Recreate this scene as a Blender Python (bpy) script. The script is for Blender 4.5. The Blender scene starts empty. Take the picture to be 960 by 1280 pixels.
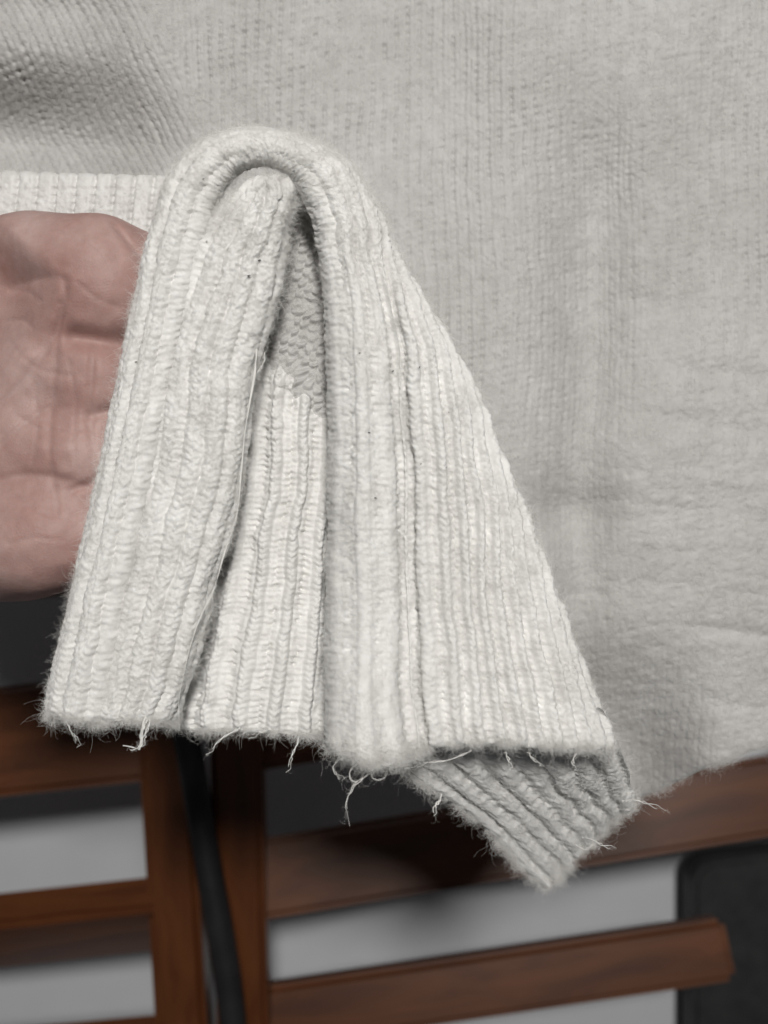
import bpy, math
import numpy as np
from mathutils import Matrix, Vector, Euler

rng = np.random.default_rng(7)
scene = bpy.context.scene
COL = scene.collection

# ------------------------------------------------------------------ camera
F = 1250.0                      # focal length in photo pixels (960 x 1280)
cam_d = bpy.data.cameras.new('camera')
cam = bpy.data.objects.new('camera', cam_d)
COL.objects.link(cam)
cam.location = (0, 0, 1.15)
cam.rotation_euler = (math.radians(90 - 18), 0, 0)
cam_d.sensor_fit = 'VERTICAL'
cam_d.sensor_height = 24.0
cam_d.lens = 24.0 * F / 1280.0
cam_d.clip_start = 0.01
cam_d.clip_end = 50
cam_d.dof.use_dof = True
cam_d.dof.focus_distance = 0.266
cam_d.dof.aperture_fstop = 7.0
scene.camera = cam
CM = Matrix.Translation(cam.location) @ Euler(cam.rotation_euler).to_matrix().to_4x4()
CR = np.array(CM.to_3x3())
CT = np.array(CM.translation)

# ------------------------------------------------------------------ room light
world = bpy.data.worlds.new('World')
scene.world = world
world.use_nodes = True
world.node_tree.nodes['Background'].inputs[0].default_value = (0.93, 0.96, 1.0, 1)
world.node_tree.nodes['Background'].inputs[1].default_value = 0.042

def lamp(name, loc_cam, target_cam, size, power, color):
    ld = bpy.data.lights.new(name, 'AREA')
    ld.shape = 'DISK'; ld.size = size; ld.energy = power; ld.color = color
    o = bpy.data.objects.new(name, ld); COL.objects.link(o)
    p = Vector(CM @ Vector(loc_cam)); t = Vector(CM @ Vector(target_cam))
    o.location = p
    o.rotation_euler = (t - p).to_track_quat('-Z', 'Y').to_euler()
    return o
lamp('ceiling_lamp', (0.09, 0.48, 0.95), (0, 0, -0.3), 0.17, 15.6, (1.0, 0.975, 0.94))

scene.view_settings.view_transform = 'Standard'
scene.view_settings.look = 'None'
scene.view_settings.exposure = 0.0
scene.view_settings.gamma = 1.0
scene.render.engine = 'CYCLES'
scene.cycles.use_denoising = True
scene.cycles.max_bounces = 6
scene.cycles.diffuse_bounces = 3
try:
    scene.cycles_curves.shape = 'RIBBONS'
except Exception:
    pass

# ------------------------------------------------------------------ helpers
def cs(px, py, d):
    """pixel of the photo at a distance -> camera-space metres"""
    px, py, d = np.broadcast_arrays(np.asarray(px, float), np.asarray(py, float), np.asarray(d, float))
    return np.stack([(px - 480) / F * d, -(py - 640) / F * d, -d], -1)

def to_world(p):
    return p @ CR.T + CT

def at(px, py, d):
    return Vector(to_world(cs(px, py, d)))

def smooth(a, b, x):
    t = np.clip((x - a) / (b - a), 0, 1)
    return t * t * (3 - 2 * t)

_tab = {}
def vnoise(x, y, seed=0):
    """smooth value noise in -1..1"""
    if seed not in _tab:
        _tab[seed] = np.random.default_rng(1000 + seed).uniform(-1, 1, (256, 256))
    T = _tab[seed]
    xi = np.floor(x).astype(int); yi = np.floor(y).astype(int)
    fx = x - xi; fy = y - yi
    fx = fx * fx * (3 - 2 * fx); fy = fy * fy * (3 - 2 * fy)
    a = T[xi & 255, yi & 255]; b = T[(xi + 1) & 255, yi & 255]
    c = T[xi & 255, (yi + 1) & 255]; d = T[(xi + 1) & 255, (yi + 1) & 255]
    return (a * (1 - fx) + b * fx) * (1 - fy) + (c * (1 - fx) + d * fx) * fy

def fbm(x, y, seed=0, oct=3):
    s = 0; a = 1.0
    for k in range(oct):
        s = s + a * vnoise(x * 2 ** k, y * 2 ** k, seed + k); a *= 0.5
    return s

def cellrand(x, y, seed=0):
    if seed not in _tab:
        _tab[seed] = np.random.default_rng(1000 + seed).uniform(-1, 1, (256, 256))
    return _tab[seed][np.floor(x).astype(int) & 255, np.floor(y).astype(int) & 255]

def catmull(ctrl, n):
    """ctrl (k, ...) -> (n, ...) smooth interpolation along axis 0"""
    ctrl = np.asarray(ctrl, float)
    k = len(ctrl)
    t = np.linspace(0, k - 1, n)
    i = np.minimum(t.astype(int), k - 2); f = t - i
    P = np.concatenate([2 * ctrl[:1] - ctrl[1:2], ctrl, 2 * ctrl[-1:] - ctrl[-2:-1]], 0)
    f = f.reshape((-1,) + (1,) * (ctrl.ndim - 1))
    p0, p1, p2, p3 = P[i], P[i + 1], P[i + 2], P[i + 3]
    return 0.5 * (2 * p1 + (p2 - p0) * f + (2 * p0 - 5 * p1 + 4 * p2 - p3) * f ** 2 + (3 * p1 - p0 - 3 * p2 + p3) * f ** 3)

def mesh_np(name, verts, faces, mat, parent=None, smooth_shade=True, world_space=False):
    """one mesh object from numpy arrays given in camera space"""
    w = verts if world_space else to_world(verts)
    if parent is not None:
        w = w - np.array(wloc(parent))
    me = bpy.data.meshes.new(name)
    faces = np.asarray(faces, np.int32)
    n, k = faces.shape
    me.vertices.add(len(w)); me.vertices.foreach_set('co', np.ascontiguousarray(w, np.float32).ravel())
    me.loops.add(n * k); me.loops.foreach_set('vertex_index', faces.ravel())
    me.polygons.add(n)
    me.polygons.foreach_set('loop_start', np.arange(0, n * k, k, dtype=np.int32))
    me.polygons.foreach_set('loop_total', np.full(n, k, np.int32))
    me.update(calc_edges=True); me.validate()
    if smooth_shade:
        me.polygons.foreach_set('use_smooth', np.ones(len(me.polygons), bool))
    me.materials.append(mat)
    o = bpy.data.objects.new(name, me); COL.objects.link(o)
    if parent is not None:
        o.parent = parent
    return o

def wloc(o):
    v = Vector(o.location)
    while o.parent is not None:
        o = o.parent; v = v + o.location
    return v

def empty(name, loc, label, cat, group=None):
    o = bpy.data.objects.new(name, None); COL.objects.link(o)
    o.location = loc; o.empty_display_size = 0.02
    o['label'] = label; o['category'] = cat
    if group: o['group'] = group
    return o

def grid_faces(nv, nu, off=0, flip=False):
    i = np.arange(nv - 1)[:, None] * nu + np.arange(nu - 1)[None, :]
    f = np.stack([i, i + 1, i + nu + 1, i + nu], -1).reshape(-1, 4) + off
    return f[:, ::-1] if flip else f

def normals(P):
    dv = np.gradient(P, axis=0); du = np.gradient(P, axis=1)
    n = np.cross(du, dv)
    l = np.linalg.norm(n, axis=-1, keepdims=True)
    n = n / np.maximum(l, 1e-12)
    return n

def slab(P, disp, half, rim, edges=(1, 1, 1, 1)):
    """closed pillow of cloth round a sheet P (nv,nu,3); disp is the knit relief of its face.
    edges: which borders (v0, v1, u0, u1) are rounded off"""
    n = normals(P)
    if np.mean(n[..., 2]) < 0:
        n = -n
    L = lambda ax: np.cumsum(np.concatenate([np.zeros_like(np.take(P[..., 0], [0], ax)), np.linalg.norm(np.diff(P, axis=ax), axis=-1)], ax), ax)
    lv = L(0); lu = L(1)
    e = np.full(P.shape[:2], 9.0)
    if edges[0]: e = np.minimum(e, lv)
    if edges[1]: e = np.minimum(e, lv[-1:] - lv)
    if edges[2]: e = np.minimum(e, lu)
    if edges[3]: e = np.minimum(e, lu[:, -1:] - lu)
    t = np.clip(e / rim, 0, 1)
    k = np.sqrt(np.clip(1 - (1 - t) ** 2, 0, 1))
    front = P + n * ((half + disp) * (0.12 + 0.88 * k))[..., None]
    back = (P - n * (half * k)[..., None])
    return front, back, n

class Cloth:
    """collects several sheets into one mesh"""
    def __init__(self): self.v = []; self.f = []; self.n = 0; self.m = []
    def add(self, front, back, stride=3, slot=None):
        nf = (front.shape[0] - 1) * (front.shape[1] - 1)
        self.m.append(np.zeros(nf, np.int32) if slot is None else slot[:-1, :-1].astype(np.int32).ravel())
        nv, nu = front.shape[:2]
        self.v.append(front.reshape(-1, 3)); self.f.append(grid_faces(nv, nu, self.n)); self.n += nv * nu
        iv = np.unique(np.r_[np.arange(0, nv, stride), nv - 1]); iu = np.unique(np.r_[np.arange(0, nu, stride), nu - 1])
        b = back[np.ix_(iv, iu)]
        self.v.append(b.reshape(-1, 3)); self.f.append(grid_faces(len(iv), len(iu), self.n, True)); self.n += b.shape[0] * b.shape[1]
        self.m.append(np.zeros((b.shape[0] - 1) * (b.shape[1] - 1), np.int32))
    def build(self, name, mat, parent):
        o = mesh_np(name, np.concatenate(self.v), np.concatenate(self.f), mat, parent)
        m = np.concatenate(self.m)
        if m.any() and len(m) == len(o.data.polygons):
            o.data.materials.append(M_body); o.data.polygons.foreach_set('material_index', m)
        return o

class Fibres:
    def __init__(self): self.p = []; self.r = []
    def add(self, root, nrm, count, length, rad, lie=0.75, drift=(0, 0, 0), curl=0.6, lift=0.0, seg=6):
        """root, nrm (m,3): pick `count` of them and grow bent fibres, camera space"""
        idx = rng.integers(0, len(root), count * 2)
        q = root[idx] * 230                                       # patchy: tufts and bare spots
        w = 0.5 + 0.75 * vnoise(q[:, 0] + 40, q[:, 1] + q[:, 2] + 40, 99) + 0.4 * vnoise(q[:, 0] * 3, q[:, 1] * 3, 98)
        idx = idx[np.argsort(rng.random(len(idx)) - w)[:count]]
        p = root[idx]; n = nrm[idx]
        d = rng.normal(size=(count, 3)); d -= (d * n).sum(-1, keepdims=True) * n
        d /= np.linalg.norm(d, axis=-1, keepdims=True)
        d = d * lie + n * (1 - lie) * rng.uniform(0.2, 1.4, (count, 1)) + np.array(drift)
        d /= np.linalg.norm(d, axis=-1, keepdims=True)
        ax = rng.normal(size=(count, 3))
        ln = length * rng.gamma(4, 0.25, (count, 1))
        pts = []
        q = p + n * lift
        for s in range(seg):
            pts.append(q)
            q = q + d * ln / (seg - 1)
            d = d + np.cross(ax, d) * curl / (seg - 1) * 1.5 + rng.normal(size=(count, 3)) * 0.12 * curl
            d /= np.linalg.norm(d, axis=-1, keepdims=True)
        self.p.append(np.stack(pts, 1))
        r = rad * rng.uniform(0.7, 1.3, (count, 1)) * np.linspace(1, 0.45, seg)[None]
        self.r.append(r)
        self.seg = seg
    def build(self, name, mat, parent):
        P = np.concatenate(self.p); R = np.concatenate(self.r)
        W = to_world(P) - np.array(wloc(parent))
        hc = bpy.data.hair_curves.new(name)
        hc.add_curves([self.seg] * len(P))
        hc.attributes['position'].data.foreach_set('vector', np.ascontiguousarray(W, np.float32).ravel())
        a = hc.attributes.get('radius') or hc.attributes.new('radius', 'FLOAT', 'POINT')
        a.data.foreach_set('value', np.ascontiguousarray(R, np.float32).ravel())
        hc.materials.append(mat)
        o = bpy.data.objects.new(name, hc); COL.objects.link(o); o.parent = parent
        o['kind'] = 'stuff'
        return o

def tube(name, pts, rad, mat, parent, sides=6, n=None, space='cam'):
    """tapered round tube through camera-space points"""
    pts = np.asarray(pts, float)
    n = n or max(8, 6 * len(pts))
    C = catmull(pts, n)
    T = np.gradient(C, axis=0); T /= np.linalg.norm(T, axis=-1, keepdims=True)
    up = np.array([0.3, 0.2, 1.0])
    A = np.cross(T, up); A /= np.linalg.norm(A, axis=-1, keepdims=True)
    B = np.cross(T, A)
    rad = np.interp(np.linspace(0, 1, n), np.linspace(0, 1, len(np.atleast_1d(rad))), np.atleast_1d(rad)) if np.ndim(rad) else np.full(n, rad)
    th = np.linspace(0, 2 * math.pi, sides, endpoint=False)
    V = C[:, None] + rad[:, None, None] * (np.cos(th)[None, :, None] * A[:, None] + np.sin(th)[None, :, None] * B[:, None])
    V = V.reshape(-1, 3)
    f = []
    for i in range(n - 1):
        for j in range(sides):
            f.append((i * sides + j, i * sides + (j + 1) % sides, (i + 1) * sides + (j + 1) % sides, (i + 1) * sides + j))
    for base in (0, (n - 1) * sides):
        c = V[base:base + sides].mean(0)[None]
        V = np.concatenate([V, c]); ci = len(V) - 1
        for j in range(0, sides):
            f.append((base + j, base + (j + 1) % sides, ci, ci) if False else (base + j, base + (j + 1) % sides, ci, base + j))
    quads = np.array([q for q in f if len(set(q)) == 4])
    return mesh_np(name, V, quads, mat, parent)

# ------------------------------------------------------------------ materials
def new_mat(name):
    m = bpy.data.materials.new(name); m.use_nodes = True
    nt = m.node_tree; b = nt.nodes['Principled BSDF']
    return m, nt, b

def N(nt, typ, **kw):
    n = nt.nodes.new(typ)
    for k, v in kw.items():
        if k.startswith('i_'):
            n.inputs[k[2:].replace('_', ' ')].default_value = v
        else:
            setattr(n, k, v)
    return n

def ramp(nt, fac, stops):
    r = nt.nodes.new('ShaderNodeValToRGB')
    el = r.color_ramp.elements
    while len(el) > 1: el.remove(el[-1])
    el[0].position = stops[0][0]; el[0].color = (*stops[0][1], 1)
    for p, c in stops[1:]:
        e = el.new(p); e.color = (*c, 1)
    nt.links.new(fac, r.inputs['Fac'])
    return r.outputs['Color']

def wool(name, ca, cb, bump=0.5, sss=0.18, wm=0.5):
    m, nt, b = new_mat(name)
    tc = N(nt, 'ShaderNodeTexCoord').outputs['Object']
    big = N(nt, 'ShaderNodeTexNoise', i_Scale=28.0, i_Detail=5.0, i_Roughness=0.6)
    fine = N(nt, 'ShaderNodeTexNoise', i_Scale=1100.0, i_Detail=4.0, i_Roughness=0.7)
    med = N(nt, 'ShaderNodeTexNoise', i_Scale=260.0, i_Detail=3.0, i_Roughness=0.6)
    for n in (big, fine, med): nt.links.new(tc, n.inputs['Vector'])
    c1 = ramp(nt, big.outputs['Fac'], [(0.3, ca), (0.7, cb)])
    c2 = ramp(nt, med.outputs['Fac'], [(0.3, (0.86, 0.855, 0.85)), (0.65, (1, 1, 1))])
    mx = N(nt, 'ShaderNodeMix', data_type='RGBA', blend_type='MULTIPLY'); mx.inputs['Factor'].default_value = 1.0
    nt.links.new(c1, mx.inputs['A']); nt.links.new(c2, mx.inputs['B'])
    nt.links.new(mx.outputs['Result'], b.inputs['Base Color'])
    b.inputs['Roughness'].default_value = 0.58
    b.inputs['Specular IOR Level'].default_value = 0.38
    b.inputs['Sheen Weight'].default_value = 0.12
    b.inputs['Sheen Roughness'].default_value = 0.5
    if sss:
        b.inputs['Subsurface Weight'].default_value = sss
        b.inputs['Subsurface Radius'].default_value = (1.0, 0.95, 0.85)
        b.inputs['Subsurface Scale'].default_value = 0.0012
    bp = N(nt, 'ShaderNodeBump'); bp.inputs['Strength'].default_value = bump; bp.inputs['Distance'].default_value = 0.0005
    ad = N(nt, 'ShaderNodeMath', operation='ADD')
    sc = N(nt, 'ShaderNodeMath', operation='MULTIPLY'); sc.inputs[1].default_value = wm
    nt.links.new(fine.outputs['Fac'], ad.inputs[0]); nt.links.new(med.outputs['Fac'], sc.inputs[0]); nt.links.new(sc.outputs[0], ad.inputs[1])
    nt.links.new(ad.outputs[0], bp.inputs['Height'])
    nt.links.new(bp.outputs['Normal'], b.inputs['Normal'])
    return m

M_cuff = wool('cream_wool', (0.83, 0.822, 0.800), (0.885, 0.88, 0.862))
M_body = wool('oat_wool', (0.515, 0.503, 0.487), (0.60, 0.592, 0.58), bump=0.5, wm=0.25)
M_hem = wool('cream_hem_wool', (0.80, 0.795, 0.775), (0.86, 0.855, 0.84))

def fibre_mat(name, c):
    m, nt, b = new_mat(name)
    b.inputs['Base Color'].default_value = (*c, 1)
    b.inputs['Roughness'].default_value = 0.5
    b.inputs['Specular IOR Level'].default_value = 0.4
    return m
M_fib = fibre_mat('cream_fibre', (0.86, 0.85, 0.82))
M_fibb = fibre_mat('oat_fibre', (0.72, 0.71, 0.69))
M_lint = fibre_mat('dark_lint', (0.06, 0.055, 0.06))

def skin_mat():
    m, nt, b = new_mat('skin')
    tc = N(nt, 'ShaderNodeTexCoord').outputs['Object']
    n1 = N(nt, 'ShaderNodeTexNoise', i_Scale=38.0, i_Detail=4.0, i_Roughness=0.55)
    n2 = N(nt, 'ShaderNodeTexNoise', i_Scale=420.0, i_Detail=3.0, i_Roughness=0.6)
    vo = N(nt, 'ShaderNodeTexVoronoi', i_Scale=1100.0, feature='DISTANCE_TO_EDGE')
    for n in (n1, n2, vo): nt.links.new(tc, n.inputs['Vector'])
    c1 = ramp(nt, n1.outputs['Fac'], [(0.3, (0.38, 0.220, 0.195)), (0.5, (0.455, 0.298, 0.270)), (0.70, (0.54, 0.395, 0.365))])
    c2 = ramp(nt, n2.outputs['Fac'], [(0.3, (0.9, 0.87, 0.86)), (0.7, (1, 1, 1))])
    mx = N(nt, 'ShaderNodeMix', data_type='RGBA', blend_type='MULTIPLY'); mx.inputs['Factor'].default_value = 1.0
    nt.links.new(c1, mx.inputs['A']); nt.links.new(c2, mx.inputs['B'])
    nt.links.new(mx.outputs['Result'], b.inputs['Base Color'])
    b.inputs['Roughness'].default_value = 0.55
    b.inputs['Specular IOR Level'].default_value = 0.35
    b.inputs['Subsurface Weight'].default_value = 0.25
    b.inputs['Subsurface Radius'].default_value = (1.0, 0.4, 0.25)
    b.inputs['Subsurface Scale'].default_value = 0.003
    bp = N(nt, 'ShaderNodeBump'); bp.inputs['Strength'].default_value = 0.22; bp.inputs['Distance'].default_value = 0.0004
    ad = N(nt, 'ShaderNodeMath', operation='ADD')
    nt.links.new(vo.outputs['Distance'], ad.inputs[0]); nt.links.new(n2.outputs['Fac'], ad.inputs[1])
    nt.links.new(ad.outputs[0], bp.inputs['Height']); nt.links.new(bp.outputs['Normal'], b.inputs['Normal'])
    return m
M_skin = skin_mat()

def wood_mat():
    m, nt, b = new_mat('varnished_wood')
    tc = N(nt, 'ShaderNodeTexCoord').outputs['Object']
    mp = N(nt, 'ShaderNodeMapping'); mp.inputs['Scale'].default_value = (4.0, 22.0, 22.0)
    nt.links.new(tc, mp.inputs['Vector'])
    n1 = N(nt, 'ShaderNodeTexNoise', i_Scale=3.0, i_Detail=6.0, i_Roughness=0.6, i_Distortion=0.6)
    nt.links.new(mp.outputs['Vector'], n1.inputs['Vector'])
    c = ramp(nt, n1.outputs['Fac'], [(0.25, (0.050, 0.0145, 0.0045)), (0.5, (0.100, 0.031, 0.009)), (0.75, (0.150, 0.050, 0.0155))])
    nt.links.new(c, b.inputs['Base Color'])
    b.inputs['Roughness'].default_value = 0.34
    b.inputs['Specular IOR Level'].default_value = 0.45
    return m
M_wood = wood_mat()

def plain_mat(name, ca, cb, scale, rough, spec=0.4):
    m, nt, b = new_mat(name)
    tc = N(nt, 'ShaderNodeTexCoord').outputs['Object']
    n1 = N(nt, 'ShaderNodeTexNoise', i_Scale=scale, i_Detail=5.0)
    nt.links.new(tc, n1.inputs['Vector'])
    nt.links.new(ramp(nt, n1.outputs['Fac'], [(0.3, ca), (0.7, cb)]), b.inputs['Base Color'])
    b.inputs['Roughness'].default_value = rough
    b.inputs['Specular IOR Level'].default_value = spec
    bp = N(nt, 'ShaderNodeBump'); bp.inputs['Strength'].default_value = 0.15; bp.inputs['Distance'].default_value = 0.001
    nt.links.new(n1.outputs['Fac'], bp.inputs['Height']); nt.links.new(bp.outputs['Normal'], b.inputs['Normal'])
    return m
M_wall = plain_mat('pale_plaster', (0.60, 0.615, 0.64), (0.65, 0.665, 0.69), 14, 0.8, 0.2)
M_black = plain_mat('black_plastic', (0.012, 0.012, 0.013), (0.022, 0.022, 0.023), 60, 0.4)
M_dark = plain_mat('charcoal_plastic', (0.020, 0.020, 0.021), (0.032, 0.032, 0.033), 90, 0.6)

# ------------------------------------------------------------------ wall
WALL_D = 0.76
c = cs(np.array([[-1100, 2060], [-1100, 2060]]), np.array([[-1100, -1100], [2400, 2400]]), WALL_D)
Pw = c.copy()
wall = mesh_np('wall', Pw.reshape(-1, 3), np.array([[0, 2, 3, 1]]), M_wall)
wall['kind'] = 'structure'

# ------------------------------------------------------------------ wooden chairs
def beam(name, a, b, wv, tv, mat, parent, bevel=0.004):
    """bevelled plank from a to b (camera space), wv = half-width vector, tv = half-thickness vector"""
    a, b, wv, tv = map(lambda q: np.asarray(q, float), (a, b, wv, tv))
    ln = np.linalg.norm(b - a)
    import bmesh
    bm = bmesh.new()
    ex = (b - a) / ln
    hw = np.linalg.norm(wv); ht = np.linalg.norm(tv)
    ez = wv / hw; ez = ez - ex * (ez @ ex); ez /= np.linalg.norm(ez)
    ey = np.cross(ez, ex)
    bmesh.ops.create_cube(bm, size=1.0)
    for v in bm.verts:
        v.co = Vector((v.co.x * ln, v.co.y * 2 * ht, v.co.z * 2 * hw))
    bmesh.ops.bevel(bm, geom=list(bm.edges), offset=bevel, segments=3, affect='EDGES')
    me = bpy.data.meshes.new(name); bm.to_mesh(me); bm.free()
    for p in me.polygons: p.use_smooth = False
    me.materials.append(mat)
    o = bpy.data.objects.new(name, me); COL.objects.link(o)
    R = Matrix([list(CR @ ex), list(CR @ ey), list(CR @ ez)]).transposed().to_4x4()
    ctr = to_world((a + b) / 2)
    if parent is not None:
        ctr = ctr - np.array(wloc(parent)); o.parent = parent
    o.matrix_local = Matrix.Translation(Vector(ctr)) @ R
    return o

def slat(chair, d, x0, yt0, yb0, x1, yt1, yb1, thick=0.011, tilt=0.0):
    """slat whose front face shows between two left and two right pixels"""
    a = cs(x0, (yt0 + yb0) / 2, d); b = cs(x1, (yt1 + yb1) / 2, d)
    hw = abs(cs(0, yt0, d)[1] - cs(0, yb0, d)[1] + cs(0, yt1, d)[1] - cs(0, yb1, d)[1]) / 4
    t = np.array([0, math.sin(tilt), math.cos(tilt)])
    wv = np.array([0, math.cos(tilt), -math.sin(tilt)]) * hw
    return beam('slat', a, b, wv, t * thick, M_wood, chair)

CH = 0.60
chair_r = empty('wooden_chair', at(330, 1900, CH), 'brown wooden slatted chair back under the sweater hem on the right', 'chair', 'slatted wooden chairs behind the sweater')
chair_l = empty('wooden_chair', at(200, 1900, CH), 'brown wooden slatted chair back below the hand on the left', 'chair', 'slatted wooden chairs behind the sweater')
TILT = math.radians(14)
# right chair
slat(chair_r, CH, 318, 1054, 1144, 1120, 918, 1016, tilt=TILT)
slat(chair_r, CH, 326, 1230, 1310, 908, 1150, 1216, tilt=TILT)
slat(chair_r, CH, 318, 870, 960, 1120, 740, 840, tilt=TILT)
slat(chair_r, CH, 330, 1400, 1490, 908, 1322, 1400, tilt=TILT)
beam('stile', cs(290, 640, CH - 0.014), cs(322, 1900, CH - 0.014), np.array([0.0150, 0, 0]), np.array([0, 0, 0.012]), M_wood, chair_r)
beam('stile', cs(1090, 560, CH - 0.014), cs(1110, 1900, CH - 0.014), np.array([0.0150, 0, 0]), np.array([0, 0, 0.012]), M_wood, chair_r)
# left chair
slat(chair_l, CH, -260, 885, 1025, 205, 842, 968, tilt=TILT)
slat(chair_l, CH, -260, 1128, 1256, 220, 1080, 1200, tilt=-TILT * 3.2)
slat(chair_l, CH, -260, 1300, 1400, 240, 1250, 1360, tilt=-TILT * 3.2)
slat(chair_l, CH, -260, 670, 770, 180, 640, 735, tilt=TILT)
beam('stile', cs(192, 640, CH - 0.014), cs(268, 1900, CH - 0.014), np.array([0.0150, 0, 0]), np.array([0, 0, 0.012]), M_wood, chair_l)
beam('stile', cs(-230, 640, CH - 0.014), cs(-200, 1900, CH - 0.014), np.array([0.0150, 0, 0]), np.array([0, 0, 0.012]), M_wood, chair_l)

# black cable hanging between the chairs
cab = tube('cable', [cs(215, 700, .565), cs(222, 860, .565), cs(240, 960, .565), cs(260, 1080, .565), cs(278, 1180, .565), cs(292, 1290, .565), cs(300, 1500, .565)],
           0.0078, M_black, None, sides=14, n=60)
cab['label'] = 'black cable hanging between the two wooden chairs'; cab['category'] = 'cable'
strut = tube('metal_rod', [cs(316, 800, .63), cs(322, 1020, .63), cs(330, 1300, .63), cs(336, 1600, .63)], 0.0050, M_black, None, sides=12, n=30)
strut['label'] = 'thin black rod right of the cable beside the wooden upright'; strut['category'] = 'rod'

# dark panel with a rounded corner
def rounded_panel():
    import bmesh
    x0, x1, y0, y1, r = 868, 1180, 1082, 1700, 26
    pts = []
    for cx, cy, a0 in ((x0 + r, y0 + r, 180), (x1 - r, y0 + r, 270), (x1 - r, y1 - r, 0), (x0 + r, y1 - r, 90)):
        for k in range(7):
            a = math.radians(a0 + 15 * k)
            x = cx + r * math.cos(a); y = cy + r * math.sin(a)
            pts.append((x, y - 0.13 * (x - x0)))
    bm = bmesh.new()
    fr = [bm.verts.new(at(x, y, 0.705)) for x, y in pts]
    f = bm.faces.new(fr)
    ex = bmesh.ops.extrude_face_region(bm, geom=[f])
    off = Vector(CR @ np.array([0, 0, -0.03]))
    for v in [g for g in ex['geom'] if isinstance(g, bmesh.types.BMVert)]: v.co += off
    bmesh.ops.recalc_face_normals(bm, faces=bm.faces)
    bmesh.ops.bevel(bm, geom=[e for e in bm.edges if len(e.link_faces) == 2 and e.calc_face_angle() > 1.2], offset=0.003, segments=2, affect='EDGES')
    me = bpy.data.meshes.new('seat_back'); bm.to_mesh(me); bm.free(); me.materials.append(M_dark)
    o = bpy.data.objects.new('seat_back', me); COL.objects.link(o)
    return o
pnl = rounded_panel()
pnl['label'] = 'charcoal panel with rounded corner behind the end of the lower right slat'; pnl['category'] = 'panel'

# ------------------------------------------------------------------ knit reliefs (return metres)
def bead(p):
    """one yarn leg after another: rounded tops, sharp valleys"""
    q = p - np.floor(p)
    return np.sqrt(np.clip(1 - (2 * q - 1) ** 2, 0, 1))

def stockinette(c, r, seed=20):
    c = c + 0.12 * vnoise(c * 0.35, r * 0.3, seed); r = r + 0.25 * vnoise(c * 0.5, r * 0.25, seed + 1)
    x = c - np.floor(c) - 0.5
    ax = np.abs(x)
    ridge = np.sqrt(np.clip(1 - ((ax - 0.2) / 0.36) ** 2, 0, 1))
    p = r + 1.5 * ax
    leg = bead(p) * (1 + 0.35 * cellrand(c * 2, p, seed + 2))
    pr = np.clip(0.72 + 0.5 * cellrand(c + 0.5, r + 0.5, seed + 3) + 0.5 * vnoise(c * .2, r * .15, seed + 4), 0.0, 1.3)
    pit = np.exp(-((ax - 0.5) / 0.14) ** 2) * (0.5 + 0.5 * np.cos(2 * math.pi * (r + .25))) ** 1.3
    return ridge * (0.55 + 0.38 * leg) - 1.2 * pit * pr - 0.15 * np.exp(-(ax / 0.08) ** 2)

def purl(c, r, seed=40):
    """back of plain knitting: staggered rows of short arched bumps"""
    c = c + 0.34 * vnoise(c * 0.9, r * 0.6, seed)
    r = r + 0.45 * vnoise(c * 0.9, r * 0.5, seed + 1)
    k = np.floor(c * 2)
    x = c * 2 - k - 0.5
    rr = r + 0.5 * (k % 2) + 0.5 * x * x
    b = np.sqrt(np.clip(1 - (x / 0.62) ** 2, 0, 1)) * np.clip(0.35 + 0.65 * np.cos(2 * math.pi * rr), 0, 1) ** 0.7
    return b * (0.85 + 0.5 * cellrand(c * 2, rr + .5, seed + 2)) + 0.4 * vnoise(c * 2, r * 1.4, seed + 3)

def rib(u, r, w=0.30, ladder=0.35, seed=60, blob=0.3):
    """knit ribs: raised columns of stitches u, rows r, sunken purl ladders between them"""
    u = u + 0.11 * vnoise(u * 0.8, r * 0.10, seed) + 0.05 * vnoise(u * 2, r * 0.5, seed + 1)
    r = r + 0.45 * vnoise(u * 1.1, r * 0.2, seed + 2) + 0.31 * np.floor(u) ** 2
    x = u - np.floor(u) - 0.5
    ax = np.abs(x)
    ridge = np.sqrt(np.clip(1 - (ax / (w * 1.6)) ** 2, 0, 1)) ** 1.3
    p = r + 2.3 * ax * (0.3 / w) ** 0.5
    leg = bead(p) * (1 + 0.45 * cellrand(u * 2, p, seed + 3)) - 0.35 * np.exp(-(ax / (0.22 * w)) ** 2)
    k = 1.35 * blob
    ridge = ridge * (1 - k + 0.24 * vnoise(u * 1.0, r * 0.12, seed + 5) + 0.5 * blob * vnoise(u * 3.0, r * 0.7, seed + 7) + k * leg)
    val = np.exp(-((ax - 0.5) / (0.55 - w)) ** 2)
    lad = ladder * val * (0.9 * np.cos(2 * math.pi * r) + 0.9 * vnoise(u * 1.7, r * 1.2, seed + 6))
    hole = np.exp(-((ax - 0.5) / 0.13) ** 2) * (0.5 + 0.5 * np.cos(2 * math.pi * (r + 0.5))) * np.clip(cellrand(u + 0.5, r, seed + 4) + .1, 0, 1)
    return ridge + lad - 0.8 * hole - 0.34 * np.exp(-((ax - 0.5) / 0.15) ** 2)

# ------------------------------------------------------------------ sweater
sweater = empty('sweater', at(560, 980, 0.30), 'off white knitted sweater with a ribbed cuff held out by a hand', 'sweater')

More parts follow.
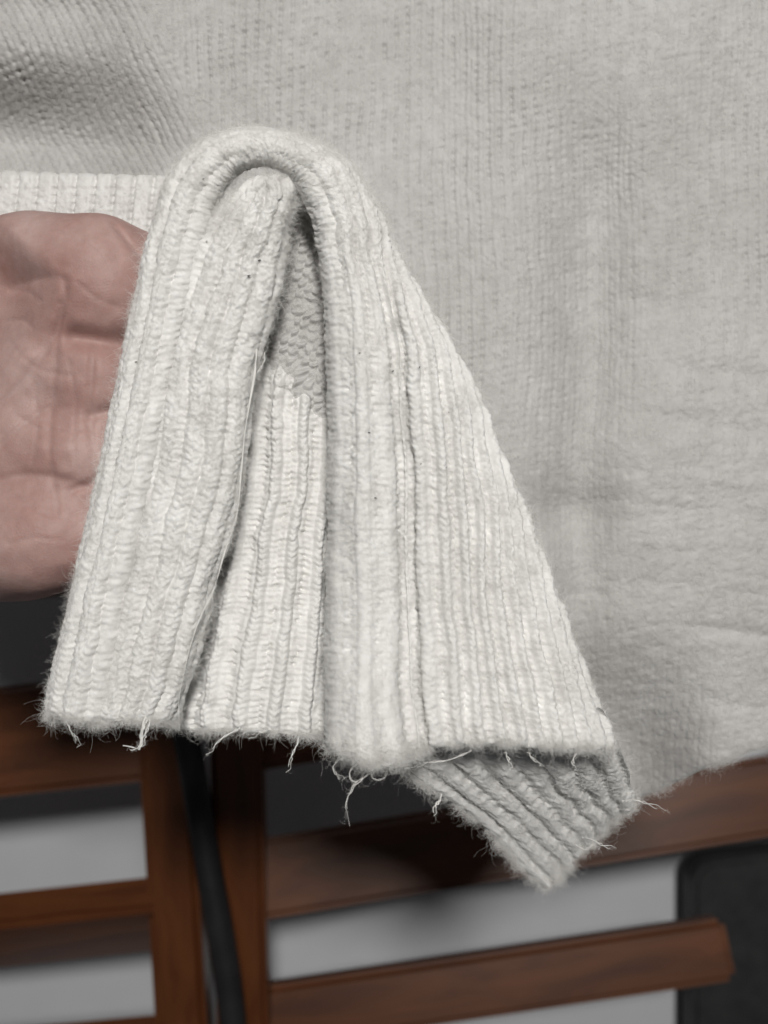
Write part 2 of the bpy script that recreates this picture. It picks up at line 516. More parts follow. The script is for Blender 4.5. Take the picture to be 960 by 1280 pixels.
# ---- body cloth
def build_body():
    nu, nv = 780, 680
    X = np.linspace(-90, 1050, nu)[None, :]
    yb = np.interp(X, [-90, 150, 200, 300, 420, 520, 640, 740, 790, 840, 890, 960, 1050],
                      [268, 270, 330, 600, 800, 900, 985, 1014, 1001, 980, 957, 932, 912])
    k = np.ones(15) / 15
    yb = np.convolve(np.pad(yb[0], 7, mode='edge'), k, 'valid')[None, :]
    V = np.linspace(0, 1, nv)[:, None]
    Y = -90 + V * (yb + 90)
    X = np.broadcast_to(X, Y.shape)
    d = 0.3000 + 0.009 * smooth(170, -70, X) + 0.026 * smooth(760, 960, Y) * (1 - smooth(775, 910, X))
    # broad soft folds
    d += 0.0034 * fbm(X / 260, Y / 300, 3, 2)
    d += 0.0068 * np.exp(-((X - 735 + 0.05 * (Y - 400)) / 46) ** 2) * smooth(0, 300, Y) * (1 - smooth(760, 950, Y))
    d -= 0.0025 * np.exp(-((X - 640) / 60) ** 2)
    # dent beside the cuff and creases on the right
    d += 0.0045 * np.exp(-((X - 700) / 60) ** 2 - ((Y - 640) / 34) ** 2)
    for (cx, cy, sx, sy, a) in ((910, 470, 90, 13, .0030), (880, 530, 110, 12, .0022), (850, 640, 120, 18, .0020), (930, 790, 70, 9, .0032), (900, 600, 60, 10, -.0022),
                                (780, 560, 80, 16, -.0016), (930, 880, 70, 12, .0022), (820, 730, 90, 14, .0012), (840, 380, 100, 14, .0014), (950, 330, 60, 12, .0016)):
        d += 0.30 * a * np.exp(-((X - cx) / sx) ** 2 - ((Y - cy - 0.12 * (X - cx)) / sy) ** 2)
    felt = smooth(420, 620, Y + 0.35 * (X - 700)) * smooth(520, 700, X)
    felt = np.maximum(felt, 0.55 * smooth(620, 720, X) * (1 - smooth(840, 920, X)))
    d += felt * 0.00020 * fbm(X / 46, Y / 13, 9, 3)
    # left part: the cloth swells over the hand, then turns under towards its hem
    xb = 205 + 0.20 * Y
    wl = 1 - smooth(-34, 34, X - xb)
    d -= 0.0042 * np.exp(-((X - xb + 20) / 52) ** 2) * (1 - smooth(150, 300, Y))
    d += wl * (0.023 * smooth(50, 188, Y) * np.exp(-((X - 20) / 170) ** 2) - 0.008 * smooth(180, 240, Y))
    d += 0.002 * np.exp(-((X - 50) / 90) ** 2 - ((Y - 150) / 60) ** 2)
    d += 0.003 * np.exp(-((X - 60) / 90) ** 2 - ((Y - 10) / 30) ** 2)
    # hem turns back on the right
    P = cs(X, Y, d)
    h1 = stockinette((X + 5 * vnoise(X / 200, Y / 200, 5)) / 14.6, Y / 9.6 + 0.02 * X, 20)
    ca, sa = math.cos(math.radians(27)), math.sin(math.radians(27))
    h2 = stockinette((X * ca - Y * sa) / 17.0, (X * sa + Y * ca) / 11.5, 25) * 1.15
    amp = (1 - 0.72 * felt) * (0.75 + 0.25 * vnoise(X / 70, Y / 70, 8))
    h = (h1 * (1 - wl) + h2 * wl) * amp
    h = h * 0.00072 + 0.00013 * fbm(X / 6.0, Y / 6.0, 12, 3)
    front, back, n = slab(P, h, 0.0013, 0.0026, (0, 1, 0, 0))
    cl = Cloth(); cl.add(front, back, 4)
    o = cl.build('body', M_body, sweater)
    fb = Fibres()
    fr = front[:, :].reshape(-1, 3); nn = n.reshape(-1, 3)
    fb.add(fr, nn, 70000, 0.0030, 0.000016, lie=0.88, curl=0.9)
    i0 = int(nu * 0.62)
    fb.add(front[-3:, i0:].reshape(-1, 3), n[-3:, i0:].reshape(-1, 3), 5000, 0.0026, 0.000016, lie=0.9, drift=(0, -0.4, 0.2), curl=2.0)
    f = fb.build('fuzz', M_fibb, o)
    return o
body = build_body()

# ---- white ribbed hem on the left
def build_hem():
    nu, nv = 260, 110
    X = np.linspace(-90, 246, nu)[None, :] + np.zeros((nv, 1))
    Y = np.linspace(0, 1, nv)[:, None] * 98 + 216 + 0.03 * X
    d = 0.2945 + 0.009 * smooth(170, -70, X) - 0.0010 * np.sin((Y - 205) / 110 * math.pi) + 0.0022 * smooth(190, 246, X) + 0.004 * (1 - smooth(200, 230, Y))
    P = cs(X, Y, d)
    u = (X + 0.1 * (Y - 240)) / 24.0
    x = u - np.floor(u) - .5
    h = 0.00075 * np.sqrt(np.clip(1 - (np.abs(x) / 0.56) ** 2, 0, 1)) * (1 + .04 * np.cos(2 * math.pi * (Y / 9.5 + np.abs(x))))
    h -= 0.0020 * np.exp(-((np.abs(x) - .5) / .10) ** 2) * (0.5 + .5 * np.clip(np.cos(2 * math.pi * Y / 9.5), 0, 1))
    h += 0.00020 * fbm(X / 5, Y / 5, 31, 3)
    front, back, n = slab(P, h, 0.0014, 0.003, (1, 1, 0, 1))
    cl = Cloth(); cl.add(front, back, 4)
    o = cl.build('hem_band', M_hem, sweater)
    fb = Fibres()
    fb.add(front.reshape(-1, 3), n.reshape(-1, 3), 6000, 0.0026, 0.000016, lie=.9, curl=.9)
    fb.build('fuzz', M_fib, o)
build_hem()

# ---- ribbed cuff
cuff_sheets = {}
def build_cuff():
    cl = Cloth(); fb = Fibres()
    # outer sheet: up the left side, over the top and down the wide right side
    lev = np.array([
        # Ix   Iy   Ox   Oy    N    d     R     lift
        (128, 906,  67, 896, 3.1, .2530, 6),
        (152, 780,  88, 792, 3.1, .2530, 6),
        (180, 650, 119, 662, 3.1, .2535, 6),
        (205, 520, 146, 540, 3.1, .2540, 6),
        (228, 400, 168, 430, 3.1, .2545, 6),
        (252, 310, 192, 312, 3.1, .2550, 6),
        (272, 250, 218, 228, 3.1, .2555, 7),
        (297, 215, 264, 183, 2.7, .2560, 7),
        (326, 203, 322, 170, 2.8, .2560, 7),
        (350, 207, 384, 185, 3.0, .2555, 7),
        (372, 226, 432, 215, 3.6, .2550, 8),
        (393, 268, 463, 265, 4.4, .2545, 8),
        (406, 330, 490, 328, 5.6, .2540, 9),
        (411, 420, 549, 425, 7.4, .2530, 10),
        (414, 520, 594, 520, 9.3, .2525, 12),
        (416, 620, 636, 622, 11.0, .2520, 14),
        (414, 720, 675, 720, 12.8, .2510, 15),
        (411, 830, 716, 830, 14.2, .2480, 20),
        (412, 934, 759, 938, 15.2, .2455, 26)], float)
    NV, NU = 1150, 300
    L = catmull(lev, NV)
    vpos = np.linspace(0, len(lev) - 1, NV)[:, None]
    Ix, Iy, Ox, Oy, NN, d0, R = [L[:, k][:, None] for k in range(7)]
    j = np.linspace(0, 1, NU)[None, :]
    i = j * (NN + 2.2)
    t = i / NN
    tc = np.clip(t, 0, 1)
    right = smooth(10.5, 13, vpos)
    expo = 1.7 - 0.25 * right
    s = 1 - (1 - tc) ** expo
    over = np.clip(i - NN, 0, None)
    s = s - 0.10 * over ** 1.3 * (60 / np.maximum(60, np.hypot(Ox - Ix, Oy - Iy)))
    px = Ix + (Ox - Ix) * s; py = Iy + (Oy - Iy) * s
    d = d0 + R * 0.001 * (tc ** 3.2) * 0.8 + over * 0.0030
    # inner edge turns back
    d = d + 0.0060 * np.exp(-(i / 0.45) ** 2) * (1 + 0.6 * right)
    # on the arch the band is a fat roll
    arch = np.exp(-((vpos - 8.2) / 2.6) ** 2)
    d = d - 0.0022 * arch * np.sin(np.clip(t, 0, 1) * math.pi)
    # valley and ridge down the right side
    d = d + right * (0.0038 * np.exp(-((i - 3.4) / 0.75) ** 2) - 0.0030 * np.exp(-((i - 1.5) / 1.1) ** 2)) * smooth(11, 15, vpos)
    bot = smooth(16.6, 18, vpos)
    d = d - 0.006 * bot * np.exp(-((i - 1.2) / 1.6) ** 2)
    py = py + 24 * smooth(17.0, 18, vpos) * np.exp(-((i - 2.0) / 1.5) ** 2) - 6 * bot * np.exp(-((i - 7) / 2.5) ** 2)
    ov1 = np.clip(over / 1.2, 0, 1)
    py = py + 16 * bot * ov1; px = px + 8 * bot * ov1
    lb = 1 - smooth(0, 1.2, vpos)
    # uneven outline
    px = px + 2.4 * vnoise(vpos * 2.2 + 0 * i, i * 0.5, 71); py = py + 2.0 * vnoise(i * 1.3, vpos * 0.6, 72)
    P = cs(px, py, d)
    arc = np.cumsum(np.r_[0, np.hypot(np.diff((Ix[:, 0] + Ox[:, 0]) / 2), np.diff((Iy[:, 0] + Oy[:, 0]) / 2))])[:, None]
    r = arc / 8.8
    w = 0.32 - 0.12 * right + 0 * i
    hl = rib(i + 0.1, r, 0.32, 0.08, 60, 0.18 * (1 - 0.6 * arch))
    hr = rib(i + 0.1, r, 0.17, 0.07, 60, 0.17 * (1 - 0.6 * np.exp(-((i - 1.2) / 1.4) ** 2)))
    h = hl * (1 - right) + hr * right
    soft = 1 - 0.68 * np.exp(-((vpos - 8.3) / 2.0) ** 2)
    soft = soft * (1 - 0.5 * right * np.exp(-((i - 1.5) / 1.6) ** 2))
    amp = (0.00125 * (1 - right) + 0.0019 * right) * soft
    h = h * amp + 0.00022 * fbm(i * 5.5, r * 1.9, 81, 3)
    # seam lump where the arch begins
    front, back, n = slab(P, h, 0.0017, 0.0030, (1, 1, 1, 0))
    cl.add(front, back, 4)
    cuff_sheets['A'] = (front, n, i, vpos)
    fr = front[:, ::2].reshape(-1, 3); nr = n[:, ::2].reshape(-1, 3)
    keep = (np.broadcast_to(t, px.shape)[:, ::2].reshape(-1) < 1.3)
    wgt = keep & (rng.random(keep.shape) < np.broadcast_to((np.hypot(Ox - Ix, Oy - Iy) + 40) / 400, px[:, ::2].shape).reshape(-1))
    fb.add(fr[wgt], nr[wgt], 60000, 0.0027, 0.000015, lie=.84, curl=.9)
    # hem fibres, right and left
    fb.add(front[-5:, :].reshape(-1, 3), n[-5:].reshape(-1, 3), 6000, 0.0026, 0.000016, lie=.85, drift=(0, -.45, .15), curl=2.2)
    cr = front[-14:, :int(NU * .3)]
    fb.add(cr.reshape(-1, 3), n[-14:, :int(NU * .3)].reshape(-1, 3), 2600, 0.0034, 0.000015, lie=.7, drift=(0, -.3, .2), curl=2.4)
    fb.add(front[:5, :].reshape(-1, 3), n[:5].reshape(-1, 3), 2500, 0.0022, 0.000016, lie=.85, drift=(0, -.6, .1), curl=1.2)

    # inner fold, the bundle of ribs in front on the left
    lv = np.array([  # y, xl, xr
        (227, 324, 355), (246, 302, 359), (270, 280, 357), (312, 252, 350), (380, 222, 337), (450, 203, 316), (520, 190, 307),
        (580, 180, 303), (650, 163, 287), (720, 148, 267), (790, 133, 250), (850, 122, 232), (904, 112, 212)], float)
    NV, NU = 640, 130
    Lc = catmull(lv, NV)
    y, xl, xr = [Lc[:, k][:, None] for k in range(3)]
    vn = np.linspace(0, 1, NV)[:, None]
    j = np.linspace(0, 1, NU)[None, :]
    px = xl + (xr - xl) * (1 - (1 - j) ** 1.25) + 2.2 * vnoise(vn * 30 + 0 * j, j * 2, 73)
    py = y + 0 * j + 4 * vn ** 8 * vnoise(j * 5, j * 0, 74) + 10 * np.exp(-(vn / .03) ** 2) * (np.abs(j - .5) * 2) ** 2 + 11 * np.exp(-(vn / .03) ** 2) * np.exp(-((j - .42) / .11) ** 2)
    d = 0.2542 - 0.0012 * np.sin(j * math.pi) + 0.0075 * j ** 6 + 0.0050 * (1 - j) ** 5
    d = d + 0.0042 * np.exp(-(vn / .03) ** 2) + 0.0036 * np.exp(-((j - .42) / .10) ** 2) * np.exp(-(vn / .06) ** 2)
    P = cs(px, py, d)
    i = j * 5.4 + 0.25
    r = y / 8.8 + 0 * j
    h = rib(i, r, 0.32, 0.08, 64, 0.18) * 0.00128 * (1 - 0.65 * smooth(.74, .95, j)) + 0.00026 * fbm(i * 5.5, r * 1.9, 83, 3)
    h = h + 0.0006 * vnoise(i * .8, r * .12, 90)
    front, back, n = slab(P, h, 0.0019, 0.0032, (1, 1, 1, 1))
    cl.add(front, back, 3)
    cuff_sheets['L'] = (front, n)
    fb.add(front.reshape(-1, 3), n.reshape(-1, 3), 26000, 0.0027, 0.000015, lie=.84, curl=.9)
    fb.add(front[:, -8:].reshape(-1, 3), n[:, -8:].reshape(-1, 3), 900, 0.0034, 0.000020, lie=.8, drift=(.5, 0, .1), curl=1.2)
    fb.add(front[-5:].reshape(-1, 3), n[-5:].reshape(-1, 3), 2600, 0.0022, 0.000016, lie=.85, drift=(0, -.6, .1), curl=1.2)

    # recessed panel between the folds: inside of the sleeve above, ribs below
    lv = np.array([(225, 350, 415), (330, 318, 432), (420, 292, 438), (500, 280, 442), (600, 262, 444), (700, 236, 444), (800, 214, 444), (908, 196, 442)], float)
    NV, NU = 640, 190
    Lc = catmull(lv, NV)
    y, xl, xr = [Lc[:, k][:, None] for k in range(3)]
    vn = np.linspace(0, 1, NV)[:, None]
    j = np.linspace(0, 1, NU)[None, :]
    px = xl + (xr - xl) * j + 0 * y
    py = y + vn ** 3 * 16 * (j - .1) + 3 * vn ** 8 * vnoise(j * 7, j * 0, 75)
    d = 0.2740 + 0.0030 * np.cos(j * math.pi * 2) * smooth(.2, .6, vn) + 0.0030 * (1 - j)
    d = d - 0.0045 * smooth(0.7, 1.0, vn)
    x0 = np.interp(py, [300, 480, 620, 890], [362, 352, 345, 302]); sp = np.interp(py, [300, 480, 620, 890], [28, 28, 29.5, 37.5])
    u = (px - x0) / sp + 0.5
    r = py / 7.4
    hr = rib(u, r, 0.135, 0.05, 66, 0.17)
    hp = purl(px / 21.0 + py * .010, py / 12.0 + px * .012, 40)
    edge_y = 476 + 26 * np.clip(u - 0.5, -0.6, 2.4)
    wr = smooth(-14, 14, py - edge_y + 9 * vnoise(px / 14, py / 14, 94))
    d = d - 0.0008 * wr
    P = cs(px, py, d)
    h = hr * 0.0024 * wr + hp * 0.0011 * (1 - wr) + 0.00022 * fbm(u * 4.5, r * 1.4, 86, 3)
    front, back, n = slab(P, h, 0.0014, 0.0028, (1, 1, 0, 0))
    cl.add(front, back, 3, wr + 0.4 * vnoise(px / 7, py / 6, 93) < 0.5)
    fb.add(front.reshape(-1, 3), n.reshape(-1, 3), 11000, 0.0028, 0.000016, lie=.8, curl=.9)
    fb.add(front[-5:].reshape(-1, 3), n[-5:].reshape(-1, 3), 3600, 0.0024, 0.000016, lie=.85, drift=(0, -.6, .1), curl=1.2)

    # far wall of the cuff, seen from inside through the open end
    ctrl = np.array([[(440, 905, .2520), (530, 890, .2530), (640, 880, .2560), (750, 880, .2610)],
                     [(520, 972, .2700), (600, 956, .2720), (690, 945, .2740), (774, 935, .2750)],
                     [(600, 1030, .2930), (660, 1016, .2940), (720, 993, .2930), (785, 968, .2880)],
                     [(680, 1106, .3180), (716, 1074, .3170), (752, 1036, .3120), (791, 998, .3020)]], float)
    NV, NU = 260, 220
    C = catmull(ctrl, NV); C = np.swapaxes(catmull(np.swapaxes(C, 0, 1), NU), 0, 1)
    vn = np.linspace(0, 1, NV)[:, None] + 0 * C[..., 0]; j = np.linspace(0, 1, NU)[None, :] + 0 * C[..., 0]
    C[..., 0] += 4 * vnoise(vn * 9, j * 3, 76); C[..., 1] += 4 * vnoise(j * 9, vn * 4, 77)
    P = cs(C[..., 0], C[..., 1], C[..., 2])
    u = j * 8.0 + 0.2; r = vn * 22
    h = rib(u, r, 0.22, 0.10, 68, 0.14) * 0.0011 + 0.00025 * fbm(u * 4, r * 1.5, 88, 3)
    front, back, n = slab(P, h, 0.0015, 0.003, (0, 1, 1, 0))
    cl.add(front, back, 3)
    fb.add(front.reshape(-1, 3), n.reshape(-1, 3), 5000, 0.0032, 0.000022, lie=.8, curl=.9)
    fb.add(front[-6:].reshape(-1, 3), n[-6:].reshape(-1, 3), 5000, 0.0028, 0.000016, lie=.85, drift=(.3, -.4, .1), curl=2.2)
    fb.add(front[:, :6].reshape(-1, 3), n[:, :6].reshape(-1, 3), 5000, 0.0030, 0.000016, lie=.85, drift=(-.4, -.4, .1), curl=2.2)
    o = cl.build('sleeve_cuff', M_cuff, sweater)
    fb.build('fuzz', M_fib, o)
    return o
cuff = build_cuff()

# ---- loose threads
def thread(pts, r=0.00018):
    """a frayed yarn end: two or three kinked plies that part towards the tip"""
    P = np.array([cs(*p) for p in pts])
    C = catmull(P, 10 * len(P))
    t = np.linspace(0, 1, len(C))[:, None]
    V = []; Fc = []; off = 0
    nply = 3 if r > .00025 else 2
    for k in range(nply):
        ph = 2 * math.pi * k / nply
        a = t[:, 0] * len(P) * 2.6 + ph
        kink = np.stack([vnoise(t[:, 0] * 9 + 13 * k, t[:, 0] * 0 + 7 * len(P), 110 + m) for m in range(3)], -1)
        D = C + 0.6 * r * np.stack([np.cos(a), np.sin(a), np.sin(a + 1)], -1) + kink * (0.00022 + 0.0007 * t ** 3)
        D = D[:max(6, int(len(D) * (1 - 0.16 * k)))]
        T = np.gradient(D, axis=0); T /= np.linalg.norm(T, axis=-1, keepdims=True)
        A = np.cross(T, [0.3, 0.2, 1.0]); A /= np.linalg.norm(A, axis=-1, keepdims=True); B = np.cross(T, A)
        rr = (0.62 * r * (1 - 0.55 * np.linspace(0, 1, len(D)) ** 2) * (1 + .25 * vnoise(np.arange(len(D)) * .6, np.full(len(D), 3.0 * k), 120)))[:, None, None]
        th = np.linspace(0, 2 * math.pi, 5, endpoint=False)
        W = (D[:, None] + rr * (np.cos(th)[None, :, None] * A[:, None] + np.sin(th)[None, :, None] * B[:, None])).reshape(-1, 3)
        n = len(D)
        Fc += [(off + q * 5 + m, off + q * 5 + (m + 1) % 5, off + (q + 1) * 5 + (m + 1) % 5, off + (q + 1) * 5 + m) for q in range(n - 1) for m in range(5)]
        V.append(W); off += len(W)
    o = mesh_np('loose_thread', np.concatenate(V), np.array(Fc), M_fib, cuff)
    nn = rng.normal(size=C.shape); nn /= np.linalg.norm(nn, axis=-1, keepdims=True)
    thread_fuzz.append((C, nn, int(9 * len(P))))
thread_fuzz = []
thread([(322, 436, .2535), (318, 470, .2530), (306, 540, .2525), (302, 590, .2525), (297, 640, .2525), (281, 690, .2525), (268, 735, .2525), (250, 775, .252), (236, 825, .252), (226, 870, .252), (224, 918, .253)], .00020)
thread([(331, 440, .258), (329, 455, .2525), (320, 470, .2525), (316, 478, .257)], .00014)
thread([(184, 893, .252), (181, 905, .251), (177, 918, .251), (176, 930, .251), (168, 937, .251), (158, 936, .251)], .00042)
thread([(188, 895, .252), (186, 908, .251), (180, 922, .251), (178, 935, .251)], .00026)
thread([(82, 900, .253), (88, 912, .2525), (94, 922, .252), (99, 935, .252)], .00014)
thread([(300, 910, .262), (287, 917, .260), (272, 928, .259), (260, 944, .259)], .00022)
thread([(338, 912, .262), (325, 916, .260), (310, 922, .260)], .00016)
thread([(374, 920, .262), (370, 934, .259), (363, 950, .258), (360, 966, .258)], .00018)
thread([(474, 955, .246), (455, 972, .243), (440, 985, .243), (433, 1003, .243), (432, 1030, .243)], .00018)
thread([(446, 955, .245), (437, 965, .243), (440, 976, .243), (452, 974, .243), (452, 964, .244)], .00013)
thread([(462, 958, .245), (466, 972, .243), (478, 974, .243), (484, 962, .244)], .00013)
thread([(424, 948, .246), (417, 958, .244), (422, 970, .243), (432, 974, .243)], .00012)
thread([(552, 994, .269), (549, 1002, .267), (543, 1010, .267), (545, 1020, .267)], .00030)
thread([(778, 1001, .266), (795, 1000, .264), (812, 1006, .264), (834, 1014, .264)], .00018)
thread([(728, 1047, .269), (742, 1050, .266), (756, 1058, .266), (772, 1060, .266)], .00020)
thread([(720, 1056, .269), (732, 1062, .267), (742, 1056, .267), (750, 1062, .267)], .00015)
thread([(632, 940, .250), (636, 950, .249), (638, 962, .250)], .00020)
thread([(660, 940, .250), (668, 950, .249), (677, 956, .250)], .00016)
thread([(720, 942, .251), (716, 954, .250), (719, 962, .251)], .00014)
thread([(590, 938, .250), (560, 950, .249), (535, 954, .249), (505, 962, .248)], .00018)

fbt = Fibres()
for C_, n_, k_ in thread_fuzz:
    fbt.add(C_, n_, k_, 0.0016, 0.000013, lie=.7, curl=1.8)
fbt.build('thread_fuzz', M_fib, cuff)

# ---- specks of lint caught in the wool
def lint():
    A, nA, iA, vA = cuff_sheets['A']; Ls, nL = cuff_sheets['L']
    allp = np.concatenate([A.reshape(-1, 3), Ls.reshape(-1, 3)])
    pxs = allp[:, 0] / -allp[:, 2] * F + 480; pys = -allp[:, 1] / -allp[:, 2] * F + 640
    V = []; Fc = []
    for (x, y, s, a) in ((258, 302, 2.2, .3), (311, 345, 3.5, .2), (324, 326, 4.0, .1), (367, 214, 2.6, 0), (309, 213, 2.2, 1), (491, 464, 3.0, .6), (525, 459, 2.4, 1.2), (450, 441, 2.2, .1), (461, 541, 2.8, -.2),
                         (469, 622, 3.0, -.3), (170, 452, 3.0, .1), (561, 516, 1.6, 0), (236, 372, 1.8, 1), (558, 584, 1.8, .4), (526, 580, 2, .2), (254, 224, 2.5, .2)):
        k = np.argmin((pxs - x) ** 2 + (pys - y) ** 2 + (allp[:, 2] + .25) ** 2 * 1e4)
        c = allp[k] * (1 - 0.0004 / -allp[k, 2])
        m = s * 0.0001
        b = len(V)
        ca, sa = math.cos(a), math.sin(a)
        for (ex, ey, ez) in ((1.6, 0, 0), (0.4, .6, .1), (-1.5, .2, 0), (-.3, -.6, 0), (0, 0, .6), (0, 0, -.6)):
            V.append(c + m * np.array([ex * ca - ey * sa, ex * sa + ey * ca, ez]))
        for q in ((0, 1, 4), (1, 2, 4), (2, 3, 4), (3, 0, 4), (1, 0, 5), (2, 1, 5), (3, 2, 5), (0, 3, 5)):
            Fc.append([b + t for t in q])
    o = mesh_np('lint', np.array(V), np.array(Fc), M_lint, cuff); o['kind'] = 'stuff'
lint()

# ------------------------------------------------------------------ hand
def surface_nets(Fld, org, h):
    S = Fld < 0
    nx, ny, nz = Fld.shape
    acc = np.zeros((nx - 1, ny - 1, nz - 1, 3), np.float32); cnt = np.zeros((nx - 1, ny - 1, nz - 1), np.float32)
    corners = [(a, b, c) for a in (0, 1) for b in (0, 1) for c in (0, 1)]
    sl = lambda o, A: A[o[0]:o[0] + nx - 1, o[1]:o[1] + ny - 1, o[2]:o[2] + nz - 1]
    for ca in corners:
        for ax in range(3):
            if ca[ax] == 0:
                cb = list(ca); cb[ax] = 1
                fa = sl(ca, Fld); fb_ = sl(cb, Fld)
                cross = (fa < 0) != (fb_ < 0)
                t = np.where(cross, fa / np.where(cross, fa - fb_, 1), 0)
                for k in range(3):
                    acc[..., k] += np.where(cross, (ca[k] + t) if k == ax else ca[k], 0)
                cnt += cross
    act = cnt > 0
    idx = -np.ones(act.shape, np.int64); idx[act] = np.arange(act.sum())
    g = np.argwhere(act)
    V = (g + acc[act] / cnt[act][:, None]) * h + org
    quads = []
    for ax in range(3):
        o1, o2 = [a for a in range(3) if a != ax]
        a = np.moveaxis(S, ax, 0)
        ch = S.take(range(S.shape[ax] - 1), ax) != S.take(range(1, S.shape[ax]), ax)
        e = np.argwhere(ch)
        e = e[(e[:, o1] > 0) & (e[:, o2] > 0) & (e[:, o1] < S.shape[o1] - 1) & (e[:, o2] < S.shape[o2] - 1)]
        q = []
        for (da, db) in ((-1, -1), (0, -1), (0, 0), (-1, 0)):
            c = e.copy(); c[:, o1] += da; c[:, o2] += db
            q.append(idx[c[:, 0], c[:, 1], c[:, 2]])
        q = np.stack(q, -1)
        inside = S[e[:, 0], e[:, 1], e[:, 2]]
        flip = inside if ax != 1 else ~inside
        q[~flip] = q[~flip][:, ::-1]
        quads.append(q)
    return V, np.concatenate(quads)

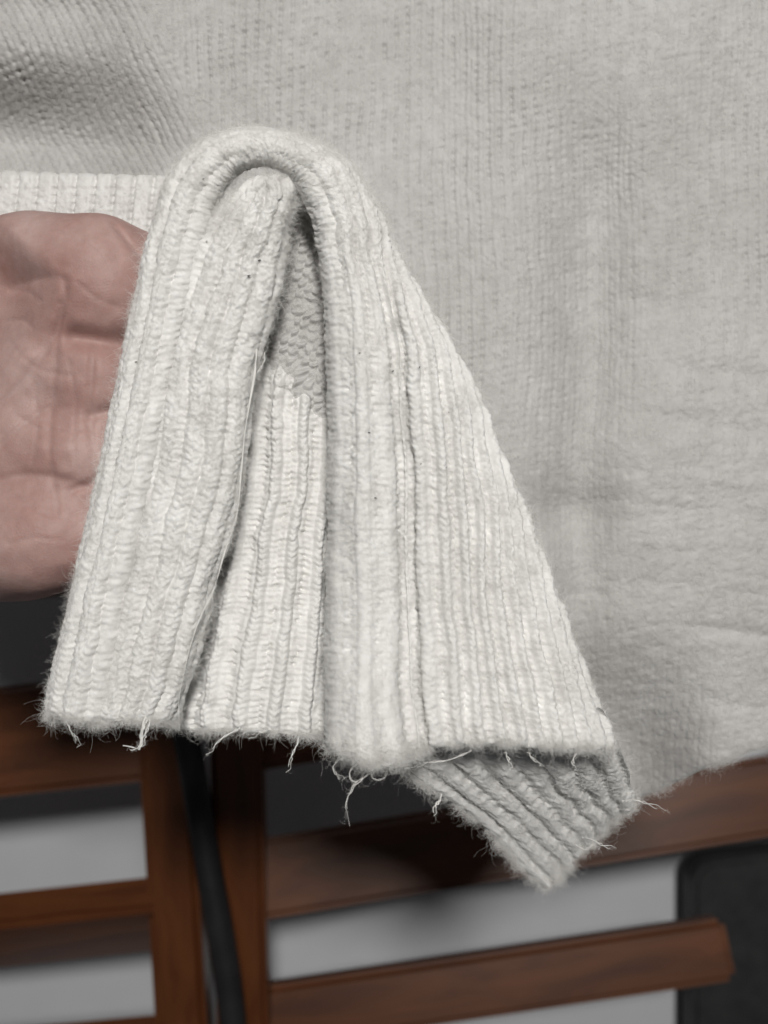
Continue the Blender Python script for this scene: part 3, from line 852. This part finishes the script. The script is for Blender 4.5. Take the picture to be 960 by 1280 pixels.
def build_hand():
    h = 0.00066
    lo = cs(-520, 120, .262); hi_ = cs(470, 830, .262)
    org = np.array([lo[0], hi_[1], -.362]); top = np.array([hi_[0] - .035, lo[1] + .004, -.240])
    ax = [np.arange(org[k], top[k], h).astype(np.float32) for k in range(3)]
    X, Y, Z = np.meshgrid(*ax, indexing='ij')
    D = None
    def smin(a, b, k):
        t = np.clip(0.5 + 0.5 * (b - a) / k, 0, 1)
        return b * (1 - t) + a * t - k * t * (1 - t)
    def put(f, k):
        nonlocal D
        D = f if D is None else smin(D, f, k)
    def cap(p, q, r0, r1, k=0.006):
        a = cs(*p).astype(np.float32); b = cs(*q).astype(np.float32); ba = b - a
        t = np.clip(((X - a[0]) * ba[0] + (Y - a[1]) * ba[1] + (Z - a[2]) * ba[2]) / (ba @ ba), 0, 1)
        put(np.sqrt((X - a[0] - t * ba[0]) ** 2 + (Y - a[1] - t * ba[1]) ** 2 + (Z - a[2] - t * ba[2]) ** 2) - (r0 + (r1 - r0) * t), k)
    def ell(p, r, rot=0.0, k=0.008):
        c = cs(*p).astype(np.float32); x = X - c[0]; y = Y - c[1]; z = Z - c[2]
        ca, sa = math.cos(rot), math.sin(rot)
        xr = (x * ca + y * sa) / r[0]; yr = (-x * sa + y * ca) / r[1]; zr = z / r[2]
        kk = np.sqrt(xr * xr + yr * yr + zr * zr) + 1e-6
        k2 = np.sqrt((xr / r[0]) ** 2 + (yr / r[1]) ** 2 + (zr / r[2]) ** 2) + 1e-6
        put(kk * (kk - 1) / k2, k)
    # metacarpal slab
    for (y0, y1, r) in ((338, 362, .0122), (458, 446, .0120), (568, 536, .0117), (670, 620, .0112)):
        cap((-210, y1, .306), (40, y0 + 6, .2805), .0125, r + .001, .014); cap((40, y0 + 6, .2805), (118, y0, .2755), r + .001, r, .014)
    # thumb ball and little-finger ball
    ell((-48, 396, .2800), (.026, .022, .0135), math.radians(-28), .010)
    ell((-40, 672, .2800), (.034, .0178, .0135), math.radians(14), .010)
    # pads under the finger roots
    ell((122, 352, .2690), (.0150, .0165, .0110), 0, .010)
    ell((52, 352, .2765), (.0150, .0125, .0100), 0, .012)
    ell((118, 476, .2712), (.0120, .0110, .0090), 0, .006)
    ell((100, 572, .2712), (.0120, .0105, .0090), 0, .006)
    ell((50, 676, .2700), (.0150, .0125, .0105), math.radians(20), .007)
    # wrist
    cap((-200, 480, .306), (-480, 520, .330), .024, .023, .02)
    # four fingers, passing behind the cuff
    for pts, rs in ((((140, 332, .2755), (220, 345, .2790), (270, 362, .2800), (300, 380, .2790)), (.0118, .0092, .0080, .0066)),
                    (((140, 466, .2760), (215, 462, .2795), (262, 466, .2805), (290, 478, .2790)), (.0096, .0087, .0079, .0066)),
                    (((122, 566, .2755), (185, 566, .2790), (228, 572, .2800), (258, 584, .2790)), (.0090, .0083, .0075, .0063)),
                    (((92, 656, .2745), (150, 662, .2785), (185, 668, .2795), (208, 678, .2785)), (.0082, .0072, .0066, .0056))):
        for k in range(3):
            cap(pts[k], pts[k + 1], rs[k], rs[k + 1], .0032)
    # thumb, raised out of view on the left
    cap((-70, 400, .285), (-150, 300, .272), .0135, .0115, .010)
    cap((-150, 300, .272), (-185, 225, .262), .0110, .0100, .004)
    cap((-185, 225, .262), (-190, 165, .258), .0100, .0082, .003)
    V, Q = surface_nets(D, org, h)
    # palm lines pressed into the skin
    px = V[:, 0] / -V[:, 2] * F + 480; py = -V[:, 1] / -V[:, 2] * F + 640
    facing = V[:, 2] > -.272 - .032 * np.clip((120 - px) / 250, 0, 1) - .008
    dz = np.zeros(len(V))
    for pts, wd, dep in (([(80, 350), (80, 376), (66, 420), (40, 462), (0, 506), (-60, 560)], 5, .0008),
                         ([(143, 282), (156, 298), (170, 315), (186, 336)], 4.5, .0013),
                         ([(92, 420), (118, 424), (146, 428), (176, 432)], 12, .0040),
                         ([(74, 380), (68, 470), (62, 560), (70, 640)], 5, .0006),
                         ([(116, 436), (112, 510), (118, 600)], 5, .0007),
                         ([(0, 600), (40, 594), (84, 600), (112, 612)], 6, .0007),
                         ([(0, 555), (30, 530), (60, 510)], 4, .0005),
                         ([(112, 520), (138, 512), (160, 506)], 6, .0012),
                         ([(90, 612), (112, 604), (140, 598)], 6, .0012),
                         ([(0, 420), (22, 440), (50, 462), (90, 470)], 2.6, .00035),
                         ([(20, 520), (50, 536), (84, 540), (110, 534)], 2.6, .00035),
                         ([(86, 452), (94, 500), (92, 560), (100, 596)], 2.4, .00035),
                         ([(44, 480), (46, 540), (38, 590)], 2.4, .0003),
                         ([(20, 620), (50, 640), (90, 650)], 2.6, .0003),
                         ([(10, 680), (44, 672), (80, 676)], 2.4, .0003),
                         ([(96, 352), (120, 372), (150, 384)], 2.6, .0003),
                         ([(100, 300), (118, 312), (132, 330)], 2.4, .0003),
                         ([(-10, 350), (20, 356), (48, 374)], 2.6, .0004),
                         ([(-10, 392), (20, 396), (40, 410)], 2.6, .0004),
                         ([(-10, 455), (14, 448), (30, 436)], 2.4, .0003)):
        C = catmull(np.array(pts, float), 60)
        dist = np.min(np.hypot(px[:, None] - C[None, :, 0], py[:, None] - C[None, :, 1]), 1) if len(V) < 30000 else np.concatenate(
            [np.min(np.hypot(px[a:a + 20000, None] - C[None, :, 0], py[a:a + 20000, None] - C[None, :, 1]), 1) for a in range(0, len(V), 20000)])
        dz += dep * np.exp(-(dist / wd) ** 2)
    V[:, 2] -= np.where(facing, 0.88 * dz, 0)
    xl = np.interp(py, [240, 275, 345, 420, 500, 560, 640], [-40, 14, 84, 54, 0, -70, -200])
    sl = np.clip(xl - px, 0, None)
    V[:, 2] -= np.where(facing, .0130 * smooth(0, 110, sl) * smooth(-150, -40, px), 0)      # the thumb side falls away behind the life line
    V[:, 2] += np.where(facing, .00025 * vnoise(px / 16, py / 16, 55), 0)
    p = empty('person', at(-330, 500, .28), 'bare hand with palm facing out, fingers behind the ribbed cuff', 'person')
    o = mesh_np('hand', V, Q, M_skin, p)
    return o
hand = build_hand()
